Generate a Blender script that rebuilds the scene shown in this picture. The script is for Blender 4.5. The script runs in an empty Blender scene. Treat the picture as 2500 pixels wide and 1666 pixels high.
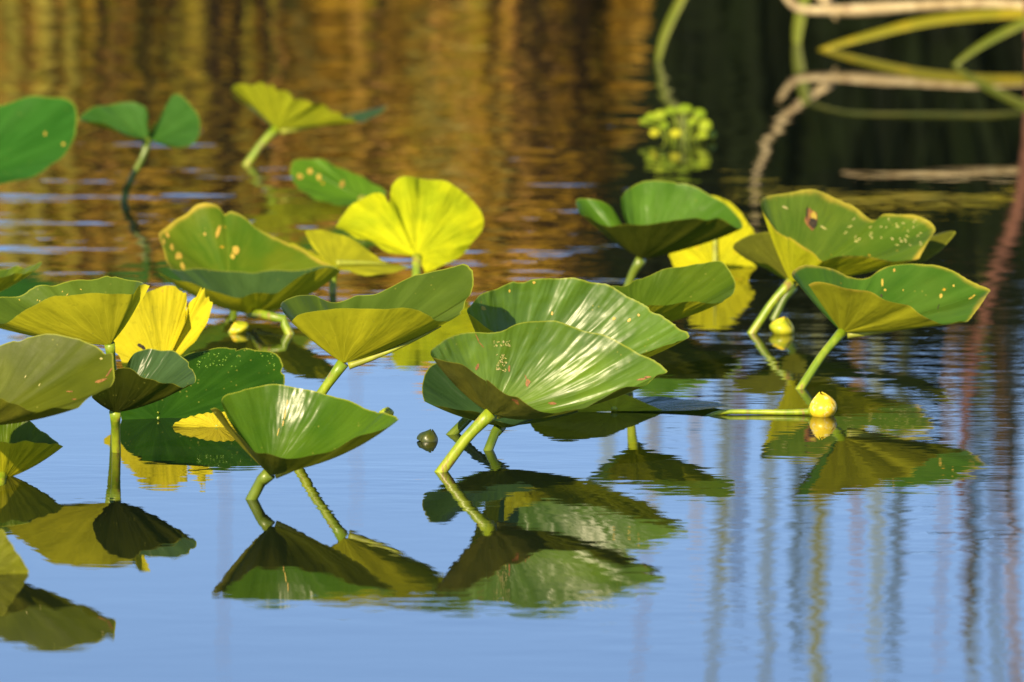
import bpy, math, random
from mathutils import Vector
from mathutils.bvhtree import BVHTree

# ------------------------------------------------------------------ camera, sky, sun, exposure
C = bpy.context.scene.collection
SC = bpy.context.scene
PITCH = math.radians(7.5)
H = 1.684                      # camera height above the water
F = 2500 * 400 / 36.0          # focal length in photograph pixels
cam = bpy.data.cameras.new('camera'); camo = bpy.data.objects.new('camera', cam); C.objects.link(camo)
cam.lens = 400; cam.sensor_width = 36; cam.clip_start = 0.1; cam.clip_end = 2000
camo.location = (0, 0, H); camo.rotation_euler = (math.pi/2 - PITCH, 0, 0)
cam.dof.use_dof = True; cam.dof.focus_distance = 12.05; cam.dof.aperture_fstop = 9.0
SC.camera = camo

SUN_EL = math.radians(29); SUN_AZ = math.radians(22)     # azimuth: left of straight behind the camera
sdir = Vector((-math.sin(SUN_AZ)*math.cos(SUN_EL), -math.cos(SUN_AZ)*math.cos(SUN_EL), math.sin(SUN_EL)))
w = bpy.data.worlds.new('World'); SC.world = w; w.use_nodes = True
nt = w.node_tree; nt.nodes.clear()
sky = nt.nodes.new('ShaderNodeTexSky'); sky.sky_type = 'NISHITA'; sky.sun_disc = False
sky.sun_elevation = SUN_EL; sky.sun_rotation = math.atan2(sdir.x, sdir.y)
sky.altitude = 1500; sky.air_density = 0.9; sky.dust_density = 0.0; sky.ozone_density = 4.0
bg = nt.nodes.new('ShaderNodeBackground'); bg.inputs['Strength'].default_value = 0.11
ow = nt.nodes.new('ShaderNodeOutputWorld')
tint = nt.nodes.new('ShaderNodeMix'); tint.data_type = 'RGBA'; tint.blend_type = 'MULTIPLY'; tint.inputs[0].default_value = 1
tint.inputs[7].default_value = (1.08, 1.0, 1.02, 1)
nt.links.new(sky.outputs[0], tint.inputs[6]); nt.links.new(tint.outputs[2], bg.inputs[0]); nt.links.new(bg.outputs[0], ow.inputs[0])
sl = bpy.data.lights.new('sun', 'SUN'); sl.energy = 5.0; sl.angle = math.radians(0.53); sl.color = (1.0, 0.82, 0.50)
so = bpy.data.objects.new('sun', sl); C.objects.link(so)
so.rotation_euler = sdir.to_track_quat('Z', 'Y').to_euler(); so.location = (-3, -5, 8)
SC.view_settings.view_transform = 'Standard'; SC.view_settings.look = 'None'
SC.view_settings.exposure = 0.80; SC.view_settings.gamma = 1

# ------------------------------------------------------------------ helpers
def ray(px, py):
    dx = (px-1250)/F; dy = (833-py)/F
    c, s = math.cos(PITCH), math.sin(PITCH)
    return Vector((dx, c + dy*s, -s + dy*c))
def depth(row):                       # distance of the water seen at that picture row
    d = ray(1250, row); return -H*d.y/d.z
def pt(px, py, foot):                 # a point seen at (px,py) that stands over the water of row `foot`
    Y = depth(foot); d = ray(px, py); t = Y/d.y
    return Vector((t*d.x, Y, H + t*d.z))
def refl(px, py, Y):                  # a point at distance Y whose mirror image is seen at (px,py)
    d = ray(px, py); t = Y/d.y
    return Vector((t*d.x, Y, -(H + t*d.z)))
def tag(o, label=None, cat=None, group=None, kind=None):
    if label: o['label'] = label
    if cat: o['category'] = cat
    if group: o['group'] = group
    if kind: o['kind'] = kind
    return o
def empty(name, loc):
    o = bpy.data.objects.new(name, None); C.objects.link(o); o.location = loc; o.empty_display_size = .05
    return o
def obj(name, verts, faces, mats, parent=None, origin=None, smooth=True, midx=None, uv=None):
    org = Vector(origin) if origin is not None else Vector((0, 0, 0))
    me = bpy.data.meshes.new(name)
    me.from_pydata([tuple(Vector(v)-org) for v in verts], [], faces)
    if not isinstance(mats, (list, tuple)): mats = [mats]
    for m in mats: me.materials.append(m)
    if midx: me.polygons.foreach_set('material_index', midx)
    if smooth: me.polygons.foreach_set('use_smooth', [True]*len(me.polygons))
    if uv:
        l = me.uv_layers.new(name='UVMap')
        for lp in me.loops: l.data[lp.index].uv = uv[lp.vertex_index]
    me.update()
    o = bpy.data.objects.new(name, me); C.objects.link(o)
    if parent: o.parent = parent
    elif origin is not None: o.location = org
    return o
def crom(P, n):                       # smooth curve through points, n samples by arc length
    pts = [P[0]*2-P[1]] + list(P) + [P[-1]*2-P[-2]]
    out = []
    for i in range(1, len(pts)-2):
        p0, p1, p2, p3 = pts[i-1:i+3]
        for k in range(10):
            t = k/10
            out.append(0.5*((2*p1)+(p2-p0)*t+(2*p0-5*p1+4*p2-p3)*t*t+(3*p1-p0-3*p2+p3)*t**3))
    out.append(P[-1].copy())
    L = [0]
    for a, b in zip(out, out[1:]): L.append(L[-1]+(b-a).length)
    res = []; j = 0
    for k in range(n):
        s = L[-1]*k/(n-1)
        while j < len(L)-2 and L[j+1] < s: j += 1
        t = (s-L[j])/max(1e-9, L[j+1]-L[j])
        res.append(out[j].lerp(out[j+1], min(1, t)))
    return res
def tube(path, radii, seg=12, flat=1.0, cap=True, v0=0, up=Vector((0, 0, 1))):
    V = []; Fc = []; n = len(path)
    for i, p in enumerate(path):
        t = (path[min(n-1, i+1)]-path[max(0, i-1)]).normalized()
        a = t.cross(up)
        if a.length < 1e-3: a = t.cross(Vector((1, 0, 0)))
        a.normalize(); b = t.cross(a)
        r = radii[i] if isinstance(radii, (list, tuple)) else radii
        for k in range(seg):
            th = 2*math.pi*k/seg
            V.append(p + a*math.cos(th)*r + b*math.sin(th)*r*flat)
    for i in range(n-1):
        for k in range(seg):
            k2 = (k+1) % seg
            Fc.append((v0+i*seg+k, v0+i*seg+k2, v0+(i+1)*seg+k2, v0+(i+1)*seg+k))
    if cap:
        Fc.append(tuple(v0+k for k in range(seg))[::-1]); Fc.append(tuple(v0+(n-1)*seg+k for k in range(seg)))
    return V, Fc

# ------------------------------------------------------------------ materials
class N:
    def __init__(s, name):
        s.m = bpy.data.materials.new(name); s.m.use_nodes = True; s.t = s.m.node_tree; s.t.nodes.clear()
        s.out = s.n('ShaderNodeOutputMaterial')
    def n(s, typ, **kw):
        nd = s.t.nodes.new(typ)
        for k, v in kw.items():
            if k.startswith('_'): setattr(nd, k[1:], v)
            else:
                sock = nd.inputs[int(k[1:]) if k[0] == 'i' and k[1:].isdigit() else k.replace('__', ' ')]
                if isinstance(v, bpy.types.NodeSocket): s.t.links.new(v, sock)
                else: sock.default_value = v
        return nd
    def math(s, op, a, b=0.5, clamp=False):
        nd = s.n('ShaderNodeMath', _operation=op, i0=a, i1=b); nd.use_clamp = clamp; return nd.outputs[0]
    def mix(s, f, a, b):
        nd = s.n('ShaderNodeMix', _data_type='RGBA'); nd.clamp_factor = True
        for sock, v in ((nd.inputs[0], f), (nd.inputs[6], a), (nd.inputs[7], b)):
            if isinstance(v, bpy.types.NodeSocket): s.t.links.new(v, sock)
            else: sock.default_value = v if not isinstance(v, tuple) or len(v) == 4 else (*v, 1)
        return nd.outputs[2]
    def ramp(s, f, lo, hi):
        nd = s.n('ShaderNodeMapRange', _interpolation_type='SMOOTHSTEP', Value=f); nd.inputs['From Min'].default_value = lo; nd.inputs['From Max'].default_value = hi
        return nd.outputs[0]
    def noise(s, vec, scale, detail=3, rough=.55):
        return s.n('ShaderNodeTexNoise', Vector=vec, Scale=scale, Detail=detail, Roughness=rough).outputs[0]

def leaf_material(name, top, top2, under, under2, spots=0.0, spotcol=(.75, .38, .03), gloss=.32, trans=.3, pleat=.5, seed=0.0, edge=0.0, spec=.27):
    g = N(name)
    uvn = g.n('ShaderNodeUVMap').outputs[0]
    sep = g.n('ShaderNodeSeparateXYZ', Vector=uvn)
    u, v = sep.outputs[0], sep.outputs[1]
    geo = g.n('ShaderNodeNewGeometry'); back = geo.outputs['Backfacing']
    tc = g.n('ShaderNodeTexCoord').outputs['Object']
    pos = g.n('ShaderNodeVectorMath', _operation='ADD', i0=tc, i1=(seed*3.1, seed*1.7, seed)).outputs[0]
    big = g.noise(pos, 14, 3)
    fine = g.noise(pos, 130, 4, .65)
    # radial texture: noise stretched along the rays from the stem
    cu = g.math('MULTIPLY', u, 17.0); cv = g.math('MULTIPLY', v, 1.1)
    rad = g.n('ShaderNodeCombineXYZ', X=cu, Y=cv, Z=seed).outputs[0]
    streak = g.noise(rad, 1.5, 2, .45)
    cu2 = g.math('MULTIPLY', u, 90.0)
    rad2 = g.n('ShaderNodeCombineXYZ', X=cu2, Y=g.math('MULTIPLY', v, 2.0), Z=seed+4).outputs[0]
    streak2 = g.noise(rad2, 1.0, 3, .5)
    # fine veins
    wv = g.math('ABSOLUTE', g.math('SINE', g.math('ADD', g.math('MULTIPLY', u, 80.0), g.math('MULTIPLY', big, 5.0))), 0)
    vein = g.math('SUBTRACT', 1.0, g.ramp(wv, 0.0, 0.22))
    vein = g.math('MULTIPLY', vein, g.ramp(g.math('SUBTRACT', 1.25, v), 0.1, 0.9))
    ct = g.mix(g.ramp(big, .35, .68), top, top2)
    ct = g.mix(g.math('MULTIPLY', g.ramp(streak, .4, .7), .3), ct, tuple(min(1, c*1.5+.008) for c in top2))
    ct = g.mix(g.math('MULTIPLY', g.ramp(streak2, .5, .75), .15), ct, tuple(c*.6 for c in top))
    cb = g.mix(g.ramp(big, .35, .68), under, under2)
    cb = g.mix(g.math('MULTIPLY', g.ramp(streak, .42, .66), .35), cb, tuple(c*.62 for c in under2))
    cb = g.mix(g.math('MULTIPLY', vein, .30), cb, tuple(min(1, c*1.5+.02) for c in under))
    cb = g.mix(g.math('MULTIPLY', g.ramp(fine, .55, .72), .35), cb, tuple(c*.5 for c in under2))
    ct = g.mix(g.math('MULTIPLY', vein, .08), ct, tuple(min(1, c*1.7+.02) for c in top2))
    col = g.mix(back, ct, cb)
    # yellow and brown blotches, small pin spots
    sp = g.noise(pos, 52, 3, .6)
    pin = g.n('ShaderNodeTexVoronoi', Vector=pos, Scale=150.0).outputs[0]
    pinm = g.math('MULTIPLY', g.math('SUBTRACT', 1.0, g.ramp(pin, .10, .2)), g.ramp(g.noise(pos, 30, 2), .56, .64))
    col = g.mix(g.math('MULTIPLY', pinm, .55), col, (.28, .28, .04))
    if spots > 0:
        m = g.ramp(sp, .73-.13*spots, .79-.13*spots)
        col = g.mix(m, col, spotcol)
        col = g.mix(g.ramp(sp, .80-.12*spots, .84-.12*spots), col, (.30, .12, .03))
    if edge > 0:
        em = g.math('MULTIPLY', g.ramp(g.math('ADD', v, g.math('MULTIPLY', big, .25)), 1.08-.12*edge, 1.16-.1*edge), .8)
        col = g.mix(em, col, (.6, .42, .05))
    rim = g.ramp(v, .984, .996)
    col = g.mix(g.math('MULTIPLY', rim, .5), col, (.40, .42, .04))
    # bump: pleats along the rays, leathery grain
    hgt = g.math('ADD', g.math('MULTIPLY', g.math('MULTIPLY', streak, g.math('MULTIPLY', v, g.math('ADD', .3, g.math('MULTIPLY', big, 1.4)))), 1.5*pleat), g.math('MULTIPLY', g.math('MULTIPLY', streak2, v), .035*pleat))
    hgt = g.math('ADD', hgt, g.math('MULTIPLY', fine, .02))
    bp = g.n('ShaderNodeBump', Strength=1.0, Distance=.0065, Height=hgt).outputs[0]
    rough = g.math('ADD', g.math('ADD', gloss, g.math('MULTIPLY', back, .28)), g.math('MULTIPLY', g.math('SUBTRACT', fine, .5), .25))
    pr = g.n('ShaderNodeBsdfPrincipled', Base__Color=col, Roughness=rough, Normal=bp)
    pr.inputs['IOR'].default_value = 1.45
    spx = g.math('SUBTRACT', spec, g.math('MULTIPLY', back, spec*.4))
    g.t.links.new(spx, pr.inputs['Specular IOR Level'])
    tcol = g.mix(.5, col, (.34, .42, .01))
    tr = g.n('ShaderNodeBsdfTranslucent', Color=tcol, Normal=bp)
    mx = g.n('ShaderNodeMixShader', i0=trans, i1=pr.outputs[0], i2=tr.outputs[0])
    g.t.links.new(mx.outputs[0], g.out.inputs[0])
    return g.m

def plain(name, c1, c2, rough=.5, scale=40, bump=.001, spec=.5, trans=0, stretch=(1, 1, 1), c3=None):
    g = N(name)
    tc = g.n('ShaderNodeTexCoord').outputs['Object']
    mp = g.n('ShaderNodeMapping', Vector=tc); mp.inputs['Scale'].default_value = stretch
    nz = g.noise(mp.outputs[0], scale, 4, .6)
    col = g.mix(g.ramp(nz, .38, .64), c1, c2)
    if c3: col = g.mix(g.ramp(g.noise(mp.outputs[0], scale*2.7, 3, .6), .56, .68), col, c3)
    bp = g.n('ShaderNodeBump', Strength=.8, Distance=bump, Height=nz).outputs[0]
    pr = g.n('ShaderNodeBsdfPrincipled', Base__Color=col, Roughness=rough, Normal=bp)
    pr.inputs['Specular IOR Level'].default_value = spec
    last = pr.outputs[0]
    if trans:
        tr = g.n('ShaderNodeBsdfTranslucent', Color=col, Normal=bp)
        last = g.n('ShaderNodeMixShader', i0=trans, i1=last, i2=tr.outputs[0]).outputs[0]
    g.t.links.new(last, g.out.inputs[0])
    return g.m

def water_material():
    g = N('pond_water')
    pos = g.n('ShaderNodeNewGeometry').outputs['Position']
    sep = g.n('ShaderNodeSeparateXYZ', Vector=pos)
    # wind patches: calmer near the camera, livelier beyond the lilies
    m1 = g.n('ShaderNodeMapping', Vector=pos); m1.inputs['Scale'].default_value = (.8, 1.0, 1)
    patch = g.noise(m1.outputs[0], 1.6, 2)
    far = g.ramp(sep.outputs[1], 11.9, 15.2)
    right = g.ramp(sep.outputs[0], .0, .45)
    calm = g.math('MULTIPLY', g.ramp(sep.outputs[0], .22, .45), g.ramp(sep.outputs[1], 13.5, 14.8))
    amp = g.math('ADD', 1.35, g.math('MULTIPLY', far, .2))
    amp = g.math('ADD', amp, g.math('MULTIPLY', right, .5))
    amp = g.math('MULTIPLY', amp, g.math('SUBTRACT', 1.0, g.math('MULTIPLY', calm, .965)))
    amp = g.math('MULTIPLY', amp, g.math('ADD', .35, g.math('MULTIPLY', g.ramp(patch, .35, .7), 1.1)))
    m2 = g.n('ShaderNodeMapping', Vector=pos); m2.inputs['Scale'].default_value = (.42, 1.0, 1)
    m2.inputs['Rotation'].default_value = (0, 0, .12)
    a = g.noise(m2.outputs[0], 17, 2.5, .5)
    m3 = g.n('ShaderNodeMapping', Vector=pos); m3.inputs['Scale'].default_value = (.5, 1.15, 1)
    m3.inputs['Rotation'].default_value = (0, 0, -.2)
    b = g.noise(m3.outputs[0], 48, 1.5, .5)
    m4 = g.n('ShaderNodeMapping', Vector=pos); m4.inputs['Scale'].default_value = (.5, 1.0, 1)
    m4.inputs['Rotation'].default_value = (0, 0, .06)
    lng = g.noise(m4.outputs[0], 4.6, 3.5, .5)
    c = g.noise(pos, 3.5, 2, .5)
    h = g.math('ADD', g.math('MULTIPLY', a, 1.0), g.math('MULTIPLY', b, .30))
    h = g.math('MULTIPLY', h, amp)
    la = g.math('MULTIPLY', g.math('MULTIPLY', g.math('MULTIPLY', far, 44.0), g.math('SUBTRACT', 1.0, g.math('MULTIPLY', right, .85))), g.math('SUBTRACT', 1.0, g.math('MULTIPLY', calm, .985)))
    h = g.math('ADD', h, g.math('MULTIPLY', lng, la))
    h = g.math('ADD', h, g.math('MULTIPLY', c, 1.0))
    bp = g.n('ShaderNodeBump', Strength=1.0, Distance=.00022, Height=h).outputs[0]
    pr = g.n('ShaderNodeBsdfPrincipled', Base__Color=(.006, .009, .006, 1), Roughness=.0, Normal=bp, IOR=1.62)
    g.t.links.new(pr.outputs[0], g.out.inputs[0])
    return g.m

G1, G2 = (.060, .105, .001), (.105, .150, .002)          # fresh green tops
O1, O2 = (.085, .125, .006), (.13, .175, .010)           # olive tops
Y1, Y2 = (.42, .42, .010), (.32, .34, .008)              # yellow-green undersides
W1, W2 = (.72, .62, .015), (.56, .50, .02)               # yellowing leaves
MATS = {}
def LM(key, **kw):
    if key not in MATS: MATS[key] = leaf_material('leaf_'+key, **kw)
    return MATS[key]
def mat_green(i, **kw):
    a = dict(top=G1, top2=G2, under=Y1, under2=Y2, seed=float(i)); a.update(kw); return LM('green_%d' % i, **a)
stem_mat = plain('lily_stem', (.15, .24, .008), (.32, .38, .02), .38, 42, .0006, .5, 0, (1, 1, .35), (.26, .19, .05))
stem_shaded = plain('lily_stem_shaded', (.07, .12, .01), (.13, .18, .015), .35, 30, .0006, .5, 0, (1, 1, .35))  # darker copy of the stem colour, shade painted in
rib_mat = plain('leaf_rib', (.32, .36, .03), (.24, .26, .03), .5, 60, .0005)
brown_mat = plain('leaf_damage', (.26, .12, .02), (.16, .06, .02), .6, 300, .0005)
yellow_mat = plain('leaf_scar', (.42, .32, .03), (.40, .24, .03), .55, 200, .0004)
pale_mat = plain('leaf_speck', (.36, .34, .08), (.42, .36, .14), .5, 200, .0004)
hole_mat = plain('leaf_hole_edge', (.02, .015, .008), (.05, .03, .01), .8, 200, .0004)

# ------------------------------------------------------------------ setting: water, banks
def sheet(name, x0, x1, y0, y1, z, m, nx=2, ny=2, fz=None):
    V = []; Fc = []
    for j in range(ny+1):
        for i in range(nx+1):
            x = x0+(x1-x0)*i/nx; y = y0+(y1-y0)*j/ny
            V.append((x, y, z if fz is None else fz(x, y)))
    for j in range(ny):
        for i in range(nx):
            a = j*(nx+1)+i; Fc.append((a, a+1, a+nx+2, a+nx+1))
    return tag(obj(name, V, Fc, m), kind='structure')
sheet('water', -60, 60, -25, 22, 0, water_material())
mud = plain('marsh_mud', (.10, .065, .03), (.05, .04, .02), .8, 3, .02, .3)
def gz(x, y): return -0.35 + .55*min(1, max(0, (y-18.6)/2.2)) + .05*math.sin(x*1.3)*math.sin(y*.7) + max(0, y-22)*.01
sheet('ground', -300, 300, 17.5, 600, 0, mud, 120, 160, gz)

random.seed(7)
# ------------------------------------------------------------------ lily pads
CAM = Vector((0, 0, H))
PADS = {}
def lily(key, label, rim, attach, contact, foot, mat, up=(0, -.2, 1), bow=.25, stem_r=13, afo=0, mid=None,
         apex=.5, group=None, pleat=0.0, npl=9, stemmat=None, rib=True, name='lily_pad', cat='lily pad', tip_pull=0, stem_len=.25, wave=1.0):
    """rim: (px,py,offset) from one side of the notch round to the other; offset moves the foot row (+ is nearer)."""
    N_, M_ = 220, 26
    R = crom([pt(x, y, foot+o) for x, y, o in rim], N_)
    A = pt(attach[0], attach[1], foot+afo)
    base = pt(contact[0], contact[1], contact[1]); base.z = 0
    # mean normal
    n = Vector((0, 0, 0))
    for a, b in zip(R, R[1:]): n += (a-A).cross(b-A)
    n.normalize()
    flip = n.dot(Vector(up)) < 0
    if flip: n = -n
    rnd = random.Random(hash(key) % 1000 if False else sum(ord(ch) for ch in key))
    ph = [rnd.uniform(0, 6.28) for _ in range(6)]
    nib = [rnd.uniform(0, .0035) for _ in range(N_)]
    for _ in range(rnd.randint(3, 8)):
        c0 = rnd.randint(6, N_-8); hw = rnd.randint(1, 4); dp = rnd.uniform(.006, .022)
        for i in range(c0-hw, c0+hw+1): nib[i] += dp*(1-(abs(i-c0)/(hw+1))**2)
    V = [A.copy()]; UV = [(.5, 0)]; Fc = []
    for j in range(1, M_+1):
        r = (j/M_)
        for i in range(N_):
            u = i/(N_-1); d = R[i]-A; L = d.length
            p = A + d*r*(1-nib[i]*r**12) - n*(bow*L*r*(1-r)*1.15)
            a = pleat*math.sin(u*npl*6.283+ph[0]+math.sin(u*9+ph[1])) + .0016*wave*math.sin(u*17+ph[2]+r*2)+.0009*wave*math.sin(u*41+ph[3])
            p = p + n*(a*r*r*(1.0 if r < .999 else 1.0)) * (0.25+.75*math.sin(min(1, r)*math.pi*.5))
            p.z += .0006*wave*math.sin(u*71+ph[4])*(r**8)
            V.append(p); UV.append((u, r))
    for i in range(N_-1): Fc.append((0, 1+i, 2+i))
    for j in range(M_-1):
        o = 1+j*N_
        for i in range(N_-1): Fc.append((o+i, o+N_+i, o+N_+i+1, o+i+1))
    if flip: Fc = [f[::-1] for f in Fc]
    nblade = len(Fc)
    e = empty(name, base); tag(e, label, cat, group)
    blade = obj('blade', V, Fc, mat, e, base, uv=UV)
    bvh = BVHTree.FromPolygons([tuple(v) for v in V], Fc)
    if rib:                                   # raised rib on the lower side, from the stem towards the apex
        k = int(apex*(N_-1)); path = []; rad = []
        for q in range(15):
            j = 1+int((M_*.86)*q/14); i0 = 1+(j-1)*N_+k
            ln = (V[i0+N_]-V[i0]).cross(V[i0+3]-V[i0-3]).normalized()
            if ln.dot(n) < 0: ln = -ln
            rr_ = .0034*(1-q/15)+.0006
            path.append(V[i0] - ln*(rr_*1.02)); rad.append(rr_)
        tv, tf = tube(path, rad, 8)
        obj('midrib', tv, tf, rib_mat, blade, base)
    # stem
    rr = stem_r/F*A.y
    top = A + n*.001
    if mid: ctrl = [top] + [pt(x, y, contact[1]+o) for x, y, o in mid] + [base]
    else: ctrl = [top, top.lerp(base, .5) + Vector((0, 0, .004)), base]
    d = (base-ctrl[-2]).normalized()
    ctrl.append(base + d*stem_len)
    path = crom(ctrl, 26)
    rad = [rr*(.88+.16*(i/25)) for i in range(26)]
    rad[0] = rr*1.15; rad[1] = rr*1.0
    tv, tf = tube(path, rad, 14)
    obj('stem', tv, tf, stemmat or stem_mat, e, base)
    # small meniscus ring where the stem leaves the water
    PADS[key] = dict(empty=e, blade=blade, bvh=bvh, base=base, n=n)
    return e

def blemish(key, shapes, mat, name='blemish', lift=.0006):
    """marks lying on the blade: each shape is (px,py,half_width_px,half_height_px,angle_deg)"""
    P = PADS[key]; V = []; Fc = []
    rnd = random.Random(len(shapes)+sum(ord(c) for c in key))
    for (x, y, hw, hh, ang) in shapes:
        if key in ('spotted', 'farspot', 'rightcup', 'farleft'): hw *= .68; hh *= .72
        ca, sa = math.cos(math.radians(ang)), math.sin(math.radians(ang))
        ring = []; K = 12; ok = True
        for q in range(-1, K):
            if q < 0: ex = ey = 0
            else:
                th = q*6.283/K; s = rnd.uniform(.7, 1.15)
                ex, ey = math.cos(th)*hw*s, math.sin(th)*hh*s
            d = ray(x+ex*ca-ey*sa, y+ex*sa+ey*ca).normalized()
            loc, nn, ix, dist = P['bvh'].ray_cast(CAM, d)
            if loc is None: ok = False; break
            ring.append(loc - d*lift)
        if not ok: continue
        o = len(V); V += ring
        Fc += [(o, o+1+q, o+1+(q+1) % K) for q in range(K)]
        if not name.startswith('speck'):
            obj(name, V, Fc, mat, P['blade'], P['base']); V = []; Fc = []
    if V: tag(obj(name, V, Fc, mat, P['blade'], P['base']), kind='stuff')

LG = 'lily pads standing above the pond'
# --- front cup leaf; shade painted into the underside colour
lily('cup', 'glossy green cup-shaped lily pad with one thin yellow scratch down its face',
 [(512,992,6),(525,990,6),(539,1002,8),(562,1039,14),(587,1068,20),(620,1103,26),(649,1111,30),(686,1121,34),(719,1118,35),(761,1109,35),(802,1100,34),(836,1085,32),
  (873,1066,30),(914,1052,27),(952,1042,24),(976,1025,18),(947,1015,12),(927,1008,8),(885,992,2),(844,975,-3),(802,961,-7),(748,947,-10),(690,941,-12),(637,945,-12),
  (595,952,-10),(558,964,-8),(542,975,-6),(543,990,-4),(556,1024,-2)],
 (659,1157), (614,1219), 1219, mat_green(1, top=(.04,.105,.002), top2=(.065,.135,.003), under=(.10,.10,.008), under2=(.07,.07,.006), gloss=.27, pleat=.45), up=(0, -.6, 1), bow=.24, stem_r=15.5, afo=2, apex=.6, group=LG, stemmat=stem_shaded)
# --- leaf with lit underside, centre left; underside colour lightened for the sun
lily('fan', 'pad whose yellow-green underside faces us like a fan, long green wing rising to the right',
 [(711,787,10),(715,780,12),(728,768,13),(753,760,14),(802,754,15),(823,750,15),(852,747,15),(889,750,15),(939,758,15),(985,754,14),(1018,760,12),(1043,771,10),(1064,780,7),(1095,787,2),
  (1113,778,-3),(1130,758,-8),(1138,729,-14),(1151,712,-18),(1157,679,-22),(1147,646,-26),(1113,650,-27),(1072,658,-27),(1030,670,-26),(989,687,-25),(947,708,-24),(918,720,-23),(889,719,-23),
  (869,718,-22),(844,729,-21),(823,737,-20),(802,736,-18),(782,726,-16),(765,717,-15),(732,718,-10),(699,729,-5),(685,745,0),(690,766,4),(705,783,8)],
 (838,888), (701,1097), 1100, mat_green(2, top=(.06,.105,.008), top2=(.09,.14,.012), under=(.50,.48,.015), under2=(.38,.38,.012), gloss=.34, pleat=.35), up=(0, -.1, 1), bow=.10, stem_r=13.5, afo=0, apex=.36, group=LG)
# --- dark leaf low behind the centre leaf, its shade painted as colour
lily('shade', 'dark blue-green pad with painted-in shade, peeping out left from under the big speckled pad',
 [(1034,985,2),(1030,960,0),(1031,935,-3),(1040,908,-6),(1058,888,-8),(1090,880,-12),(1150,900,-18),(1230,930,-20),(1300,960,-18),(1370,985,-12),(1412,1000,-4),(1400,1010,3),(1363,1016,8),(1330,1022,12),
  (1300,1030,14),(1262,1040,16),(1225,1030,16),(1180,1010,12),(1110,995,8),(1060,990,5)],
 (1222,1042), (1192,1099), 1092, mat_green(3, top=(.02,.05,.012), top2=(.035,.08,.02), under=(.10,.12,.01), under2=(.07,.08,.01), gloss=.3), up=(0, -.4, 1), bow=.12, stem_r=13, afo=0, apex=.5, group=LG, stemmat=stem_shaded, rib=False)
# --- big back centre leaf
lily('back', 'rounded pad with silvery sheen stripes, directly behind the pad with pale speck clusters',
 [(1212,812,6),(1179,796,6),(1145,771,4),(1141,756,2),(1160,731,-2),(1187,712,-5),(1217,698,-8),(1255,687,-10),(1305,679,-12),(1363,676,-13),(1401,679,-13),(1447,689,-13),(1489,702,-12),
  (1535,725,-10),(1577,746,-7),(1611,769,-4),(1646,788,0),(1669,804,4),(1687,817,8),(1661,827,10),(1646,838,12),(1615,848,14),(1573,863,16),(1520,885,18),(1450,905,20),(1380,912,20),(1310,905,18),(1262,880,14),(1230,845,10)],
 (1236,948), (1105,1060), 1050, mat_green(4, top=(.06,.13,.008), top2=(.10,.19,.012), gloss=.36, spec=.65, pleat=.9, spots=.2), up=(0, -.7, 1), bow=.34, stem_r=13, apex=.55, group=LG, pleat=.0009, npl=15, stemmat=stem_shaded, rib=False)
# --- big centre leaf; underside colour darkened to read as shaded
lily('centre', 'large green pad with two clusters of pale specks, on a thick slanting light green stem',
 [(1187,930,18),(1160,912,16),(1122,890,13),(1083,877,12),(1054,870,10),(1053,853,7),(1068,838,3),(1095,823,-1),(1133,814,-4),(1187,814,-6),(1225,807,-7),(1263,794,-9),(1305,785,-10),(1347,786,-11),(1393,794,-11),
  (1439,806,-10),(1485,819,-9),(1516,834,-7),(1554,859,-3),(1592,876,1),(1630,904,6),(1607,918,8),(1592,934,10),(1573,946,12),(1535,947,14),(1504,956,16),(1470,974,19),(1431,993,21),
  (1408,998,22),(1393,1003,23),(1363,1009,24),(1336,1003,24),(1305,994,24),(1282,982,24),(1263,968,23),(1244,964,22),(1217,951,20),(1187,930,18)],
 (1199,1010), (1077,1152), 1152, mat_green(5, top=(.07,.14,.008), top2=(.12,.21,.012), under=(.10,.095,.008), under2=(.06,.06,.008), gloss=.36, spec=.65, pleat=.9), up=(0, -.7, 1), bow=.32, stem_r=15.5, apex=.56, group=LG, pleat=.0008, npl=15)
# --- leaf above dark stem at left; near-black underside is painted shade
lily('dusk', 'small blue-green pad with shade-painted dark underside on an upright stem, below the torn yellow pad',
 [(303,897,-8),(316,877,-12),(330,858,-14),(351,851,-15),(372,850,-15),(403,858,-13),(431,865,-10),(452,877,-6),(467,895,-2),(478,919,4),(475,930,6),(459,933,8),(445,945,10),(421,937,11),
  (393,937,12),(372,928,12),(351,923,12),(330,910,12),(309,902,11),(288,900,10),(262,905,8),(240,925,6),(224,968,4),(240,960,-4),(262,925,-8)],
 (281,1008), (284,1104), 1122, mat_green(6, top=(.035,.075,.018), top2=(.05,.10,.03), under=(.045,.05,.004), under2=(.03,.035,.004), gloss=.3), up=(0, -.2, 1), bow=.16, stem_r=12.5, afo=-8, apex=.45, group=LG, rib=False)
# --- big left leaf, partly out of frame
lily('left', 'large olive pad cut by the left picture edge, torn brown slit near its right side',
 [(-60,985,14),(-150,950,8),(-175,905,0),(-150,865,-8),(-80,850,-14),(-30,850,-16),(0,847,-16),(35,835,-16),(70,824,-16),(116,818,-16),(158,822,-15),(196,830,-14),(224,837,-12),(246,849,-10),(258,858,-8),(275,858,-6),(277,881,-2),
  (279,902,2),(280,926,6),(270,945,10),(246,956,14),(221,972,18),(207,986,20),(189,1003,22),(161,1000,23),(130,995,24),(95,1006,25),(70,1000,25),(46,986,24),(21,981,23),(0,972,22),(-30,978,20)],
 (-50,1042), (-75,1232), 1218, mat_green(7, top=(.065,.085,.002), top2=(.095,.115,.003), under=(.20,.20,.01), under2=(.12,.12,.01), gloss=.5, pleat=.25), up=(0, -.8, 1), bow=.10, stem_r=15, apex=.5, group=LG)
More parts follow.
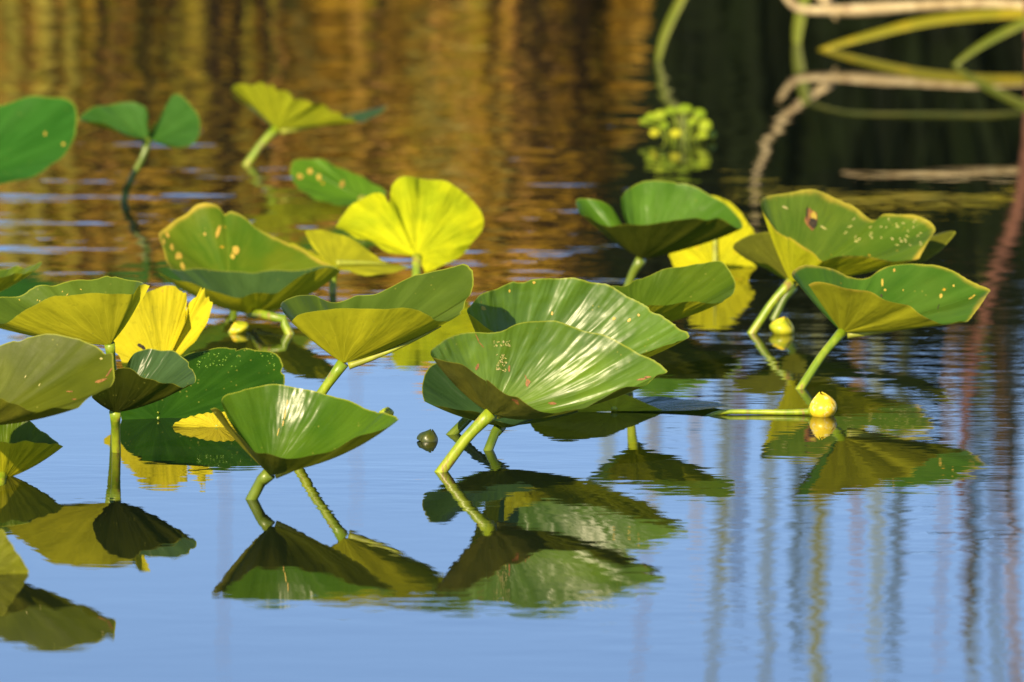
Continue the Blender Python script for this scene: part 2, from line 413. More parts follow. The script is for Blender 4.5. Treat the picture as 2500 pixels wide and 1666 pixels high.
# --- small lower left leaf
lily('corner', 'small folded pad touching the water at the left edge, green inside, yellow-green outside',
 [(-60,1045,-6),(-40,1020,-10),(-10,1012,-12),(21,1016,-13),(47,1019,-13),(78,1032,-11),(109,1053,-8),(135,1076,-3),(155,1092,2),(125,1085,7),(94,1079,10),(52,1075,13),(26,1078,14),(0,1079,14),(-40,1083,13),(-85,1085,8)],
 (8,1172), (4,1176), 1163, mat_green(8, under=(.56,.52,.012), under2=(.44,.42,.012), gloss=.34), up=(0, -.1, 1), bow=.16, stem_r=11, apex=.5, group=LG, rib=False)
# --- bit of a leaf at left bottom
lily('bottomleft', 'olive edge of a pad rising from the water at the lower left picture edge',
 [(-170,1402,4),(-190,1340,0),(-150,1290,-4),(-90,1268,-6),(-40,1270,-6),(0,1287,-5),(21,1318,-4),(39,1344,-3),(57,1370,-2),(70,1392,-1),(69,1403,0)],
 (-60,1404), (-62,1395), 1402, mat_green(9, top=(.06,.09,.006), top2=(.08,.11,.006), under=(.16,.17,.008), under2=(.12,.13,.008)), up=(0, 1, .3), bow=.06, stem_r=11, apex=.5, group=LG, rib=False)
# --- tip of a leaf at left edge
lily('lefttip', 'narrow yellow-green pad tip poking in at the left picture edge above the long boat-shaped pad',
 [(-110,680,-8),(-60,665,-9),(0,661,-9),(21,656,-8),(39,653,-7),(58,658,-5),(77,646,-2),(91,639,0),(102,642,2),(81,661,6),(55,672,8),(20,674,10),(0,679,11),(-50,692,12),(-120,705,10)],
 (-50,735), (-58,850), 850, mat_green(10, top=(.05,.10,.008), under=(.38,.38,.012)), up=(0, 0, 1), bow=.12, stem_r=11, group=LG, rib=False)
# --- long boat leaf
lily('boat', 'long boat-shaped pad with its yellow-green side folded up, behind the big olive pad at left',
 [(366,699,12),(354,694,11),(340,698,12),(331,712,13),(323,721,14),(295,718,15),(260,716,16),(217,712,16),(175,714,16),(140,721,15),(105,735,14),(70,754,11),(42,772,8),(7,796,3),
  (-35,790,-6),(-60,765,-14),(-40,740,-18),(0,723,-21),(35,721,-22),(70,712,-22),(91,702,-22),(112,700,-22),(130,702,-22),(158,693,-22),(193,682,-22),(239,679,-21),(267,674,-20),(316,679,-16),(347,686,-10),(350,696,-4)],
 (268,843), (284,1012), 1035, mat_green(11, top=(.055,.10,.008), top2=(.08,.13,.01), under=(.56,.52,.02), under2=(.44,.42,.015), gloss=.3, pleat=.35), up=(0, -.1, 1), bow=.14, stem_r=12, apex=.35, group=LG, rib=False)
# --- yellow torn leaf
lily('torn', 'bright lemon-yellow torn pad with a ragged split tip',
 [(300,898,4),(288,863,4),(252,840,3),(281,810,2),(316,765,0),(337,733,-2),(361,712,-4),(386,702,-6),(421,697,-8),(442,700,-9),(454,712,-9),(457,733,-8),(453,765,-4),(452,790,0),(458,765,-5),(459,747,-8),(470,730,-9),
  (481,722,-9),(486,712,-9),(491,703,-9),(495,712,-9),(500,704,-9),(505,722,-8),(510,719,-8),(513,733,-7),(520,737,-6),(517,754,-5),(502,796,-2),(484,824,1),(463,846,4),(445,868,6)],
 (395,912), (402,962), 955, LM('torn', top=W1, top2=W2, under=W1, under2=W2, spots=.35, spotcol=(.7,.42,.03), gloss=.45, trans=.35, seed=20.), up=(0, 1, .5), bow=.05, stem_r=11, apex=.5, group=LG, wave=1.6, rib=False)
# --- droplet leaf: deep green of its own, darkened further for a missing shadow
lily('drops', 'deep green upright pad with tiny water drops along its sunlit top edge, shade painted in',
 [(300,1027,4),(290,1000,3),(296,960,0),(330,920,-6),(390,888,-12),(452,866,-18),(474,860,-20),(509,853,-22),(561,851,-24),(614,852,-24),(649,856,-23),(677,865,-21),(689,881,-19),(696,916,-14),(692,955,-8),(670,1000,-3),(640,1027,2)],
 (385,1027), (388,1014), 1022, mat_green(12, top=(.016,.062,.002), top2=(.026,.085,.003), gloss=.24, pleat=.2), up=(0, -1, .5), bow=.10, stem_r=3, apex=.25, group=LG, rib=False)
lily('halfsunk', 'small bright yellow half-sunk pad lobe between the droplet pad and the glossy cup pad',
 [(418,1043,0),(432,1030,0),(455,1020,-1),(490,1011,-1),(520,1007,-1),(560,1008,0),(600,1018,0),(625,1030,0),(630,1043,0)],
 (530,1045), (530,1032), 1043, LM('half', top=W1, top2=W2, under=(.6,.52,.02), under2=(.5,.42,.02), gloss=.4, seed=22.), up=(0, 1, .5), bow=.04, stem_r=7, group=LG, rib=False)
# --- middle left big leaf
lily('spotted', 'green pad with orange-yellow eaten left edge and blotches, left of the brilliant yellow pad',
 [(488,680,6),(440,668,4),(410,645,0),(398,610,-6),(388,585,-10),(390,568,-13),(404,557,-15),(427,538,-17),(457,518,-19),(476,501,-20),(503,495,-20),(534,501,-20),(549,518,-19),(564,513,-19),(595,530,-18),(633,564,-16),(665,580,-14),(700,592,-12),
  (740,612,-8),(780,632,-4),(814,652,2),(770,668,6),(700,678,9),(620,684,10),(540,684,9)],
 (560,694), (575,745), 740, mat_green(13, top=(.06,.13,.003), top2=(.12,.16,.004), under=(.42,.40,.01), under2=(.26,.26,.01), spots=.3, edge=.18, gloss=.42, pleat=.3), up=(0, -.6, 1), bow=.10, stem_r=11, apex=.65, group=LG, rib=False)
lily('lower', 'low blue-green pad with yellow folded front, on a crooked stem under the blotched pad',
 [(384,662,0),(425,680,8),(465,695,13),(522,714,17),(580,728,19),(618,718,18),(668,714,16),(694,697,13),(733,673,9),(771,660,5),(812,654,1),(836,664,-5),(800,650,-12),(740,655,-16),(640,660,-18),(540,662,-17),(460,660,-12),(410,656,-6)],
 (612,766), (706,815), 792, mat_green(24, top=(.04,.085,.02), top2=(.05,.10,.02), under=(.45,.43,.01), under2=(.36,.36,.01), gloss=.34), up=(0, -.1, 1), bow=.30, stem_r=12, mid=[(650,770,-2),(692,785,-1)], apex=.6, group=LG)
# --- brilliant yellow leaf
lily('lemon', 'brilliant yellow rounded pad standing upright like a scallop shell',
 [(1039,664,5),(1069,654,3),(1100,641,1),(1138,614,-2),(1165,583,-5),(1180,553,-7),(1179,522,-9),(1161,499,-11),(1135,469,-12),(1096,446,-13),(1058,436,-14),(1020,433,-14),(978,438,-13),(958,451,-12),(953,465,-11),(949,497,-6),
  (936,478,-10),(913,471,-12),(886,478,-13),(859,499,-14),(844,518,-14),(826,538,-12),(821,557,-9),(860,575,-5),(910,598,0),(962,619,4)],
 (1018,628), (1016,686), 680, LM('lemon', top=(.4,.45,.01), top2=(.3,.36,.01), under=(.60,.62,.006), under2=(.34,.42,.006), gloss=.5, trans=.35, pleat=1.1, seed=30.), up=(0, 1, .5), bow=.10, stem_r=12, apex=.4, group=LG, pleat=.003, npl=9, rib=False)
lily('winged', 'yellow-green pad with pointed wings and a narrow flap, just left below the brilliant yellow pad',
 [(836,660,4),(897,671,5),(962,669,3),(1001,652,-3),(981,650,-6),(955,645,-8),(924,626,-10),(886,599,-12),(836,576,-13),(798,566,-12),(763,564,-10),(744,569,-8),(757,590,-5),(780,622,-1),(763,614,-2),(735,602,-3),(715,594,-3),(701,597,-2),
  (702,606,0),(715,618,2),(752,638,3),(795,656,3)],
 (815,652), (812,715), 712, LM('winged', top=(.2,.24,.01), top2=(.14,.18,.01), under=(.46,.46,.012), under2=(.34,.35,.012), gloss=.45, seed=31.), up=(0, 1, .3), bow=.06, stem_r=10, apex=.3, group=LG)
lily('farspot', 'blurred green oval pad with orange spots, behind the brilliant yellow upright pad',
 [(880,498,6),(848,501,6),(809,497,5),(763,482,3),(725,461,0),(709,430,-4),(712,400,-8),(721,388,-9),(756,385,-11),(790,392,-11),(828,411,-10),(867,427,-9),(905,442,-7),(936,461,-4),(945,474,0),(920,488,4)],
 (885,486), (880,528), 524, mat_green(14, top=(.06,.16,.005), top2=(.09,.20,.008), spots=.3, gloss=.45), up=(0, -1, .5), bow=.05, stem_r=10, apex=.5, group=LG)
lily('farfan', 'far yellow-green scalloped pad opening like a fan on a bent stem over the brown reflections',
 [(565,216,0),(577,204,4),(599,201,5),(615,208,6),(637,204,6),(655,216,7),(663,208,7),(676,224,7),(692,224,7),(708,230,7),(716,242,7),(735,240,7),(752,246,7),(768,256,7),(790,255,6),(808,268,5),(829,271,5),(842,285,4),(854,284,4),(883,298,2),
  (920,285,-3),(945,260,-8),(905,285,-10),(850,295,-12),(790,292,-13),(720,285,-13),(660,280,-12),(615,268,-10),(580,245,-7),(560,222,-4)],
 (675,317), (603,402), 398, mat_green(15, top=(.03,.07,.02), top2=(.04,.09,.03), under=(.36,.38,.012), under2=(.27,.31,.012), gloss=.4), up=(0, 0, 1), bow=.0, stem_r=10.5, apex=.5, group=LG)
lily('butterfly', 'far pad of two green lobes like butterfly wings on a curved dark stem, upper left',
 [(345,338,6),(309,329,7),(274,315,6),(238,301,4),(200,297,0),(195,284,-4),(228,262,-8),(263,252,-10),(298,248,-10),(333,250,-9),(354,262,-7),(361,283,-4),(361,312,0),(366,326,2),(372,312,0),(389,290,-4),(410,259,-8),(417,234,-10),(435,228,-11),(456,245,-10),
  (481,273,-7),(489,297,-4),(488,325,0),(481,350,4),(452,360,6),(403,357,6),(378,348,5)],
 (360,340), (303,492), 490, mat_green(16, top=(.035,.115,.012), top2=(.05,.14,.02), gloss=.36), up=(0, -1, .6), bow=.05, stem_r=9.5, mid=[(352,378,0),(330,420,0),(309,462,0)], apex=.2, group=LG, stemmat=stem_shaded, rib=False)
lily('farleft', 'big dark green pad facing us at the upper left picture edge, with pale midrib',
 [(-150,440,8),(-200,380,0),(-190,320,-8),(-120,280,-14),(-50,268,-16),(0,259,-17),(35,248,-17),(84,236,-17),(123,235,-16),(158,238,-14),(179,248,-12),(188,269,-9),(188,301,-5),(181,339,-1),(161,378,3),(133,403,6),(91,427,9),(42,441,11),(0,449,12),(-70,455,12)],
 (-80,430), (-90,560), 545, mat_green(17, pleat=.3, top=(.02,.10,.006), top2=(.03,.125,.010), gloss=.4), up=(0, -1, .6), bow=.05, stem_r=11, apex=.46, group=LG, rib=False)
# --- right group
lily('twolobe', 'pad with small pale left lobe and broad arched green lobe over a shade-painted underside',
 [(1520,549,4),(1498,515,-2),(1479,496,-5),(1457,484,-7),(1428,480,-8),(1409,483,-6),(1406,496,-3),(1418,524,2),(1437,532,5),(1466,548,9),(1520,551,12),(1571,553,14),(1629,542,15),(1667,533,15),(1699,528,15),(1728,536,14),(1753,532,12),(1775,540,10),
  (1795,552,7),(1813,557,3),(1811,541,-2),(1795,524,-6),(1763,496,-10),(1731,475,-12),(1699,457,-13),(1661,446,-14),(1619,441,-14),(1571,441,-14),(1539,453,-12),(1520,470,-9),(1515,492,-6),(1519,521,-2),(1527,545,1)],
 (1566,634), (1526,717), 720, mat_green(18, top=(.055,.14,.008), top2=(.08,.18,.014), under=(.07,.075,.006), under2=(.04,.045,.004), gloss=.32), up=(0, -.6, 1), bow=.12, stem_r=12, apex=.5, group=LG, stemmat=stem_shaded, rib=False)  # underside colour darkened to stand for shade
lily('goldpatch', 'bright yellow pad low on the water beneath the broad arched pad, upper right group',
 [(1655,676,2),(1640,640,1),(1632,612,0),(1650,560,-4),(1690,500,-8),(1740,478,-10),(1790,500,-9),(1815,530,-7),(1845,573,-4),(1830,600,-2),(1836,640,0),(1872,674,2)],
 (1745,660), (1745,666), 652, LM('gold', top=(.4,.45,.01), top2=(.3,.36,.01), under=(.62,.58,.008), under2=(.44,.44,.008), spots=.55, gloss=.5, trans=.3, pleat=1.0, seed=33.), up=(0, 1, .5), bow=.06, stem_r=9, apex=.5, group=LG)
lily('kite', 'kite-shaped green pad with blue-grey corner, right behind the silvery striped pad',
 [(1445,765,12),(1430,735,6),(1450,708,0),(1488,697,-6),(1527,695,-9),(1555,682,-12),(1587,673,-14),(1629,661,-16),(1667,652,-17),(1715,641,-17),(1747,635,-16),(1762,637,-15),(1782,658,-11),(1795,681,-7),(1795,706,-2),(1788,722,1),(1772,735,4),(1760,744,6),
  (1731,741,9),(1699,739,11),(1651,741,13),(1619,744,14),(1578,741,15),(1520,748,15),(1475,760,14)],
 (1546,808), (1535,958), 948, mat_green(19, top=(.055,.105,.002), top2=(.075,.125,.003), under=(.42,.42,.012), under2=(.33,.35,.012), gloss=.36), up=(0, -.4, 1), bow=.10, stem_r=12, apex=.4, group=LG)
lily('undertip', 'dark olive pad mostly hidden beneath the pad with a brown-rimmed hole, tip showing right',
 [(1870,640,6),(1826,635,3),(1792,608,0),(1790,595,-2),(1801,586,-4),(1835,574,-7),(1881,570,-10),(1950,575,-13),(2040,590,-14),(2140,600,-13),(2230,590,-10),(2300,570,-5),(2325,566,-2),(2334,572,0),(2318,592,3),(2285,618,6),(2240,640,8),(2150,652,9),(2050,660,9),(1980,672,8)],
 (1938,697), (1890,778), 776, mat_green(20, top=(.06,.10,.006), under=(.13,.14,.008), under2=(.09,.10,.008), gloss=.4), up=(0, 1, .1), bow=.06, stem_r=11, apex=.55, group=LG, stemmat=stem_shaded, rib=False)
lily('bitten', 'broad green pad with one brown-rimmed hole near its top',
 [(1925,580,11),(1900,560,8),(1881,538,6),(1860,513,4),(1857,490,0),(1873,479,-4),(1910,473,-7),(1961,468,-10),(2003,470,-12),(2037,479,-13),(2079,500,-14),(2112,523,-14),(2138,534,-14),(2159,521,-14),(2197,519,-13),(2226,523,-12),(2251,534,-10),(2277,550,-7),(2283,563,-4),
  (2277,576,-1),(2251,618,5),(2239,635,8),(2197,637,11),(2142,626,14),(2079,624,16),(2037,630,17),(2007,639,17),(1986,618,16),(1953,601,14),(1925,580,11)],
 (1931,690), (1836,813), 806, mat_green(21, top=(.065,.13,.008), top2=(.11,.17,.012), spots=.3, edge=.15, gloss=.30, pleat=.5), up=(0, -.7, 1), bow=.16, stem_r=11.5, afo=4, apex=.45, group=LG, pleat=.001, npl=7)
lily('rightcup', 'rightmost pad, wide and green with brown scars and a yellow-olive folded front flap',
 [(1974,690,10),(1995,684,11),(2028,689,12),(2066,702,13),(2096,710,13),(2129,715,13),(2159,731,13),(2197,744,12),(2222,752,11),(2243,769,11),(2277,786,9),(2306,794,7),(2344,780,2),(2361,783,0),(2373,774,-3),(2394,744,-9),(2411,719,-15),(2418,706,-19),
  (2390,696,-21),(2357,685,-22),(2323,664,-24),(2289,649,-25),(2247,645,-25),(2205,644,-24),(2171,649,-23),(2146,660,-22),(2125,673,-20),(2100,675,-19),(2066,668,-17),(2028,656,-14),(1995,651,-11),(1961,651,-8),(1936,662,-4),(1934,678,1),(1950,700,4)],
 (2056,812), (1954,949), 942, mat_green(22, top=(.045,.125,.008), top2=(.07,.15,.012), under=(.30,.30,.012), under2=(.20,.20,.01), spots=.25, edge=.1, gloss=.32, pleat=.4), up=(0, -.3, 1), bow=.08, stem_r=11.5, afo=-4, apex=.4, group=LG)
# --- floating leaf behind centre leaf
lily('floating', 'flat pad floating on the water with one yellow-green side folded up',
 [(1282,1010,0),(1298,968,0),(1335,940,-1),(1385,930,-2),(1450,938,-2),(1516,958,-1),(1592,988,0),(1630,1003,0),(1700,1002,3),(1750,998,0),(1785,992,-6),(1740,980,-18),(1650,972,-26),(1570,971,-26),(1500,976,-22)],
 (1500,1004), (1500,1000), 1006, mat_green(23, top=(.05,.10,.02), top2=(.06,.12,.03), under=(.36,.38,.012), under2=(.28,.30,.012), gloss=.25), up=(0, .5, 1), bow=.02, stem_r=8, apex=.5, group=LG, rib=False, wave=.5, stem_len=.1)

# marks on the blades
def specks(key, x0, x1, y0, y1, n, s, mat, name, seed=1, lift=.0007):
    r = random.Random(seed)
    blemish(key, [(r.uniform(x0, x1), r.uniform(y0, y1), s*r.uniform(.6, 1.6), s*r.uniform(.35, .6), r.uniform(-70, 70)) for _ in range(n)], mat, name, lift)
blemish('cup', [(701,985,1.6,11,8),(696,1012,1.6,13,8),(691,1034,1.5,8,10),(679,1055,1.2,11,14)], yellow_mat, 'scratch')
specks('centre', 1205, 1245, 833, 846, 26, 2.2, pale_mat, 'specks', 2)
specks('centre', 1212, 1236, 866, 908, 46, 2.2, pale_mat, 'specks', 3)
blemish('centre', [(1165,825,1.3,12,-25),(1175,842,1.2,12,-40),(1165,896,4,9,25),(1243,900,3,9,5),(1288,936,6,10,20),(1285,925,1.5,10,-20)], brown_mat, 'scar')
blemish('centre', [(1559,883,1.6,24,2),(1561,868,3,6,0),(1566,926,12,3,-10),(1580,921,10,2.5,-5),(1257,978,9,3,20),(1262,984,8,3,40),(1349,985,10,3.5,0)], brown_mat, 'torn_patch')
blemish('centre', [(1287,938,2.2,5,15),(1575,924,7,2.2,-8)], hole_mat, 'hole')
blemish('back', [(1304,690,4,4,0),(1244,711,3,4,0),(1499,778,5,4,-40),(1536,782,6,3,-50),(1559,770,3,4,0),(1348,766,3,5,0),(1180,753,7,5,20),(1607,768,3,3,0)], yellow_mat, 'spots')
blemish('left', [(252,866,6,5,0),(246,930,15,4,-18),(266,910,2,14,35),(170,956,9,1.6,0),(181,975,6,1.6,0)], brown_mat, 'torn_patch')
blemish('left', [(248,930,8,2.2,-18)], hole_mat, 'hole')
blemish('left', [(62,920,1.2,4,30),(96,940,1.2,4,30),(247,876,4,3,0)], pale_mat, 'specks')
blemish('spotted', [(453,528,6,12,15),(533,565,8,24,18),(500,572,4,7,0),(575,612,15,15,20),(568,626,10,10,0),(436,625,13,13,20),(446,650,8,14,-20),(420,604,7,12,-10),(409,575,6,12,-20),(400,590,5,10,0)], yellow_mat, 'blotch')
blemish('farspot', [(732,432,11,11,0),(757,418,10,12,0),(778,432,10,12,0),(835,450,9,14,20)], yellow_mat, 'blotch')
blemish('farspot', [(732,432,5,6,0),(835,450,4,6,20)], brown_mat, 'brown_spot', .0012)
blemish('bitten', [(1980,537,16,26,-5),(1977,520,8,12,0)], brown_mat, 'scar')
blemish('bitten', [(1986,528,8,12,0)], yellow_mat, 'scar_rim', .0012)
blemish('bitten', [(1984,545,10,13,0),(1970,520,2.5,16,5)], hole_mat, 'hole', .0016)
specks('bitten', 2060, 2250, 535, 600, 38, 3.2, pale_mat, 'specks', 5)
blemish('bitten', [(2010,556,9,2.5,30),(1917,507,9,2.5,20)], pale_mat, 'specks')
blemish('rightcup', [(2154,690,4,13,0),(2161,708,6,4,30),(2183,660,4,7,0),(2297,723,6,8,0),(2205,709,3,3,0),(2370,728,9,3,-20),(2378,722,6,3,-30),(2328,698,4,4,0)], yellow_mat, 'scar')
blemish('rightcup', [(2152,722,4,5,0),(2291,748,1.5,10,15)], hole_mat, 'hole')
blemish('farleft', [(152,242,8,7,0),(155,352,6,6,0),(110,327,4,8,0)], yellow_mat, 'blotch')
specks('boat', 30, 300, 690, 735, 8, 2.5, yellow_mat, 'specks', 8)
blemish('torn', [(344,845,10,5,30),(350,850,6,4,30)], hole_mat, 'hole')

# water drops on the deep green upright pad
drop_m = N('water_drop'); _p = drop_m.n('ShaderNodeBsdfPrincipled', Roughness=.12, IOR=1.33); _p.inputs['Base Color'].default_value = (.10, .20, .02, 1)
drop_m.t.links.new(_p.outputs[0], drop_m.out.inputs[0])
def sphere_vf(c, rx, ry, rz, nu=10, nv=7, v0=0):
    V = [c+Vector((0, 0, rz))]; Fc = []
    for j in range(1, nv):
        ph = math.pi*j/nv
        for i in range(nu):
            th = 2*math.pi*i/nu; V.append(c+Vector((rx*math.sin(ph)*math.cos(th), ry*math.sin(ph)*math.sin(th), rz*math.cos(ph))))
    V.append(c-Vector((0, 0, rz)))
    for i in range(nu): Fc.append((v0, v0+1+i, v0+1+(i+1) % nu))
    for j in range(nv-2):
        for i in range(nu):
            a = v0+1+j*nu+i; b = v0+1+j*nu+(i+1) % nu; Fc.append((a, a+nu, b+nu, b))
    l = v0+1+(nv-2)*nu
    for i in range(nu): Fc.append((l+i, l+nu, l+(i+1) % nu))
    return V, Fc
P = PADS['drops']; r_ = random.Random(4); V = []; Fc = []
for k in range(60):
    x = r_.choice([r_.uniform(480, 560), r_.uniform(470, 590), r_.uniform(640, 672)]); y = r_.uniform(858, 898)
    loc, nn, ix, dd = P['bvh'].ray_cast(CAM, ray(x, y).normalized())
    if loc is None: continue
    s = r_.uniform(.0006, .0012); v, f = sphere_vf(loc-ray(x, y)*s*.5, s, s*.7, s*.8, v0=len(V)); V += v; Fc += f
tag(obj('droplets', V, Fc, drop_m.m, P['blade'], P['base']), kind='stuff')

# ------------------------------------------------------------------ flower buds
petal_m = plain('bud_petal', (.85, .68, .03), (.75, .52, .02), .35, 60, .0006, .5, .15, (1, 1, 1), (.80, .72, .30))
sepal_m = plain('bud_sepal', (.34, .42, .02), (.55, .52, .02), .35, 60, .0006, .5, .1)
darkbud_m = plain('bud_dark', (.03, .05, .01), (.06, .07, .01), .35, 60, .0006, .5)
def bud(label, px, py, foot, w_, h_, mats, tilt=0.0, npet=6, stem=None, point=.5, stemr=5):
    """ball of overlapping cupped petals; px,py = centre of the base at the waterline"""
    b = pt(px, foot, foot); b.z = 0
    s = b.y/F; W = w_*s; Hh = h_*s
    e = empty('flower_bud', b); tag(e, label, 'flower bud')
    ct, st = math.cos(tilt), math.sin(tilt)
    for k in range(npet):
        a0 = k*2*math.pi/npet*1.0+.5; span = 1.05 if k % 2 == 0 else .9; rad = 1.0 if k % 2 == 0 else .90
        V = []; Fc = []; nu, nv = 9, 10
        for j in range(nv+1):
            t = j/nv
            rr = (math.sin(math.pi*(.12+.865*t**.95))**.8 if point < 1 else math.cos(t*1.5)**.8*(.75+.25*t)) * W*.5*rad
            zz = Hh*(-.15+(1.12-.09*(k % 3))*t)
            wd = span*(1-.45*max(0, (t-.45)/.55)**2.2)
            for i in range(nu+1):
                q = -1+2*i/nu; a = a0+q*wd
                bul = 1+.05*(1-q*q)
                r2 = rr*bul*(1-point*.25*max(0, t-.6))
                x, y, z = r2*math.cos(a), r2*math.sin(a), zz*(1-.06*q*q)
                V.append(b+Vector((x*ct+z*st, y, -x*st+z*ct)))
        for j in range(nv):
            for i in range(nu):
                a = j*(nu+1)+i; Fc.append((a, a+1, a+nu+2, a+nu+1))
        obj('petal' if mats[k % len(mats)] is not sepal_m else 'sepal', V, Fc, mats[k % len(mats)], e, b)
    if point < 1:
        v, f = sphere_vf(b+Vector((0, 0, Hh*.38)), W*.40, W*.40, Hh*.46); obj('core', v, f, mats[0], e, b)
    if stem:
        path = crom([Vector(p) for p in stem], 20)
        tv, tf = tube(path, [stemr*s*(1.0-.35*i/19) for i in range(20)][::-1], 10)
        obj('stem', tv, tf, stem_mat, e, b)
    else:
        tv, tf = tube([b+Vector((0, 0, Hh*.1)), b+Vector((.004, .01, -.05)), b+Vector((.01, .03, -.15))], stemr*s, 10)
        obj('stem', tv, tf, stem_mat, e, b)
    return e
fs = [pt(1702, 1014, 1016), pt(1760, 1008, 1013), pt(1850, 1010, 1013), pt(1930, 1012, 1014), pt(1985, 1010, 1014)]
for p, z in zip(fs, (-.006, .0025, .003, .003, .004)): p.z = z
bud('round yellow flower bud on the water at the end of a green stalk lying flat', 2010, 1014, 1015, 70, 62, [petal_m, petal_m, sepal_m], -.12, 6, fs, stemr=8)
bud('yellow-green flower bud at the foot of the slanting stem in the right group', 1905, 815, 814, 60, 44, [sepal_m, petal_m], .3, 6)
bud('small blurred yellow bud on the water below the orange-blotched pad at left', 585, 812, 812, 54, 30, [sepal_m, petal_m], -.4, 5)
bud('dark pointed bud breaking the water left of the thick slanting stem in the centre', 1043, 1076, 1076, 66, 32, [darkbud_m], .35, 5, point=1)
bud('tiny green bud beside the right tip of the glossy cup pad', 943, 1014, 1014, 36, 22, [sepal_m, stem_mat], .1, 5)

# ------------------------------------------------------------------ floating rosette far right
hy_m = plain('rosette_leaf', (.20, .30, .008), (.34, .42, .02), .3, 30, .0006, .5, .25)
hy_y = plain('rosette_leaf_yellow', (.50, .50, .02), (.42, .42, .02), .35, 30, .0006, .5, .25)
hb = pt(1665, 345, 345); hb.z = 0
he = empty('floating_plant', hb); tag(he, 'small bright green floating rosette of round leaves on dark water', 'floating plant')
for (x, y, o, rx, ry, m) in [(1590,288,-6,20,15,hy_m),(1612,283,2,22,17,hy_m),(1640,272,-6,22,13,hy_m),(1672,268,-2,26,16,hy_m),(1706,280,-4,24,18,hy_m),(1722,308,4,22,20,hy_m),(1598,326,8,17,13,hy_y),(1650,327,9,20,14,hy_y),(1622,308,4,16,12,hy_m),(1690,300,2,18,13,hy_m),(1716,332,8,18,12,hy_m),(1570,298,-8,12,10,hy_m),(1740,330,0,12,12,hy_m)]:
    c = pt(x, y, 345+o); s = c.y/F*.74; V = [c+Vector((0, .002, -.002))]; Fc = []
    for j in range(1, 4):
        for k in range(14):
            a = k*6.283/14; q = j/3
            V.append(c+Vector((math.cos(a)*rx*s*q, .004*q*q+math.sin(a)*.004, math.sin(a)*ry*s*q)))
    for k in range(14): Fc.append((0, 1+k, 1+(k+1) % 14))
    for j in range(2):
        for k in range(14): a = 1+j*14+k; b = 1+j*14+(k+1) % 14; Fc.append((a, a+14, b+14, b))
    lf = obj('leaf', V, Fc, m, he, hb)
    tv, tf = tube(crom([c+Vector((0, .003, -ry*s*.6)), (c+hb)/2+Vector((0, .004, 0)), hb+Vector(((c.x-hb.x)*.4, 0, -.01))], 8), .0011, 8)
    obj('leaf_stalk', tv, tf, hy_m, he, hb)

# ------------------------------------------------------------------ dead branches and sedge blades, upper right
bark = plain('dead_bark', (.50, .40, .22), (.34, .25, .12), .75, 45, .004, .3, 0, (1, 1, 1), (.22, .13, .08))
bark_red = plain('reddish_bark', (.20, .085, .05), (.13, .05, .03), .7, 40, .004, .3)
blade_y = plain('sedge_yellow', (.42, .34, .012), (.30, .28, .012), .4, 20, .0005, .5, .3)
blade_d = plain('sedge_dark', (.07, .09, .008), (.10, .11, .01), .5, 20, .0005, .3, .2)
blade_g = plain('sedge_green', (.16, .20, .012), (.22, .24, .02), .4, 20, .0005, .5, .3)
def branch(label, pts, radii, mat, name='dead_branch', cat='branch', twigs=(), rng=3):
    path = crom([Vector(p) for p in pts], 60); n = len(path); rd = random.Random(rng)
    rad = []
    for i in range(n):
        t = i/(n-1)*(len(radii)-1); k = min(len(radii)-2, int(t)); q = radii[k]+(radii[k+1]-radii[k])*(t-k)
        rad.append(q*.88*(1+.08*math.sin(i*.55)+rd.uniform(-.06, .08)))
    b = path[0]; e = empty(name, b); tag(e, label, cat)
    tv, tf = tube(path, rad, 12); obj('limb', tv, tf, mat, e, b)
    for tp, tr in twigs:
        p = crom([Vector(q) for q in tp], 14); tv, tf = tube(p, [tr*(1-.7*i/13) for i in range(14)], 8)
        obj('twig', tv, tf, mat, e, b)
    return e
FB = 107
branch('pale dead branch lying level just above the dark water at the top right corner',
 [pt(1905,-30,FB), pt(1925,2,FB), pt(1950,22,FB), pt(1975,26,FB), pt(2080,26,FB), pt(2170,20,FB), pt(2300,13,FB), pt(2420,10,FB), pt(2500,16,FB), pt(2640,30,FB), pt(2800,FB,FB), pt(2860,150,FB)],
 [.004,.007,.0095,.0095,.0085,.008,.008,.0075,.007,.007,.009,.009], bark,
 twigs=[([pt(2030,25,FB), pt(2038,42,FB), pt(2042,50,FB)], .0055), ([pt(2030,12,FB), pt(1985,-25,FB-4), pt(1920,-90,FB-8), pt(1872,-185,FB-10), pt(1850,-330,FB-12)], .0075)])
branch('second pale dead branch higher over the dark water, known from its reflection at right',
 [pt(2060,-190,FB+6), pt(2120,-200,FB+6), pt(2250,-196,FB+6), pt(2400,-190,FB+6), pt(2520,-180,FB+6), pt(2760,-120,FB+6), pt(2950,FB,FB+6), pt(3000,180,FB+6)],
 [.003,.006,.0075,.007,.007,.008,.009,.009], bark, rng=9)
def sedge(label, pts, wpx, mat, group='sedge blades over the dark water'):
    P_ = crom([Vector(p) for p in pts], 26); V = []; Fc = []; b = P_[0].copy()
    for i, p in enumerate(P_):
        t = (P_[min(25, i+1)]-P_[max(0, i-1)]).normalized(); side = t.cross(Vector((0, 1, .1))).normalized()
        wdt = wpx*p.y/F*.5*math.sin(math.pi*(.18+.8*(1-i/25)))**.6
        V += [p-side*wdt, p+Vector((0, .0018, 0)), p+side*wdt]
    for i in range(25):
        a = i*3; Fc += [(a, a+1, a+4, a+3), (a+1, a+2, a+5, a+4)]
    return tag(obj('sedge_blade', V, Fc, mat, None, b), label, 'sedge blade', group)
sedge('broad yellow sedge blade rising low from dark water under the pale branch', [pt(1960,150,122), pt(2006,122,122), pt(2130,85,120), pt(2250,55,118), pt(2380,38,116), pt(2500,33,114), pt(2650,40,112)], 26, blade_y)
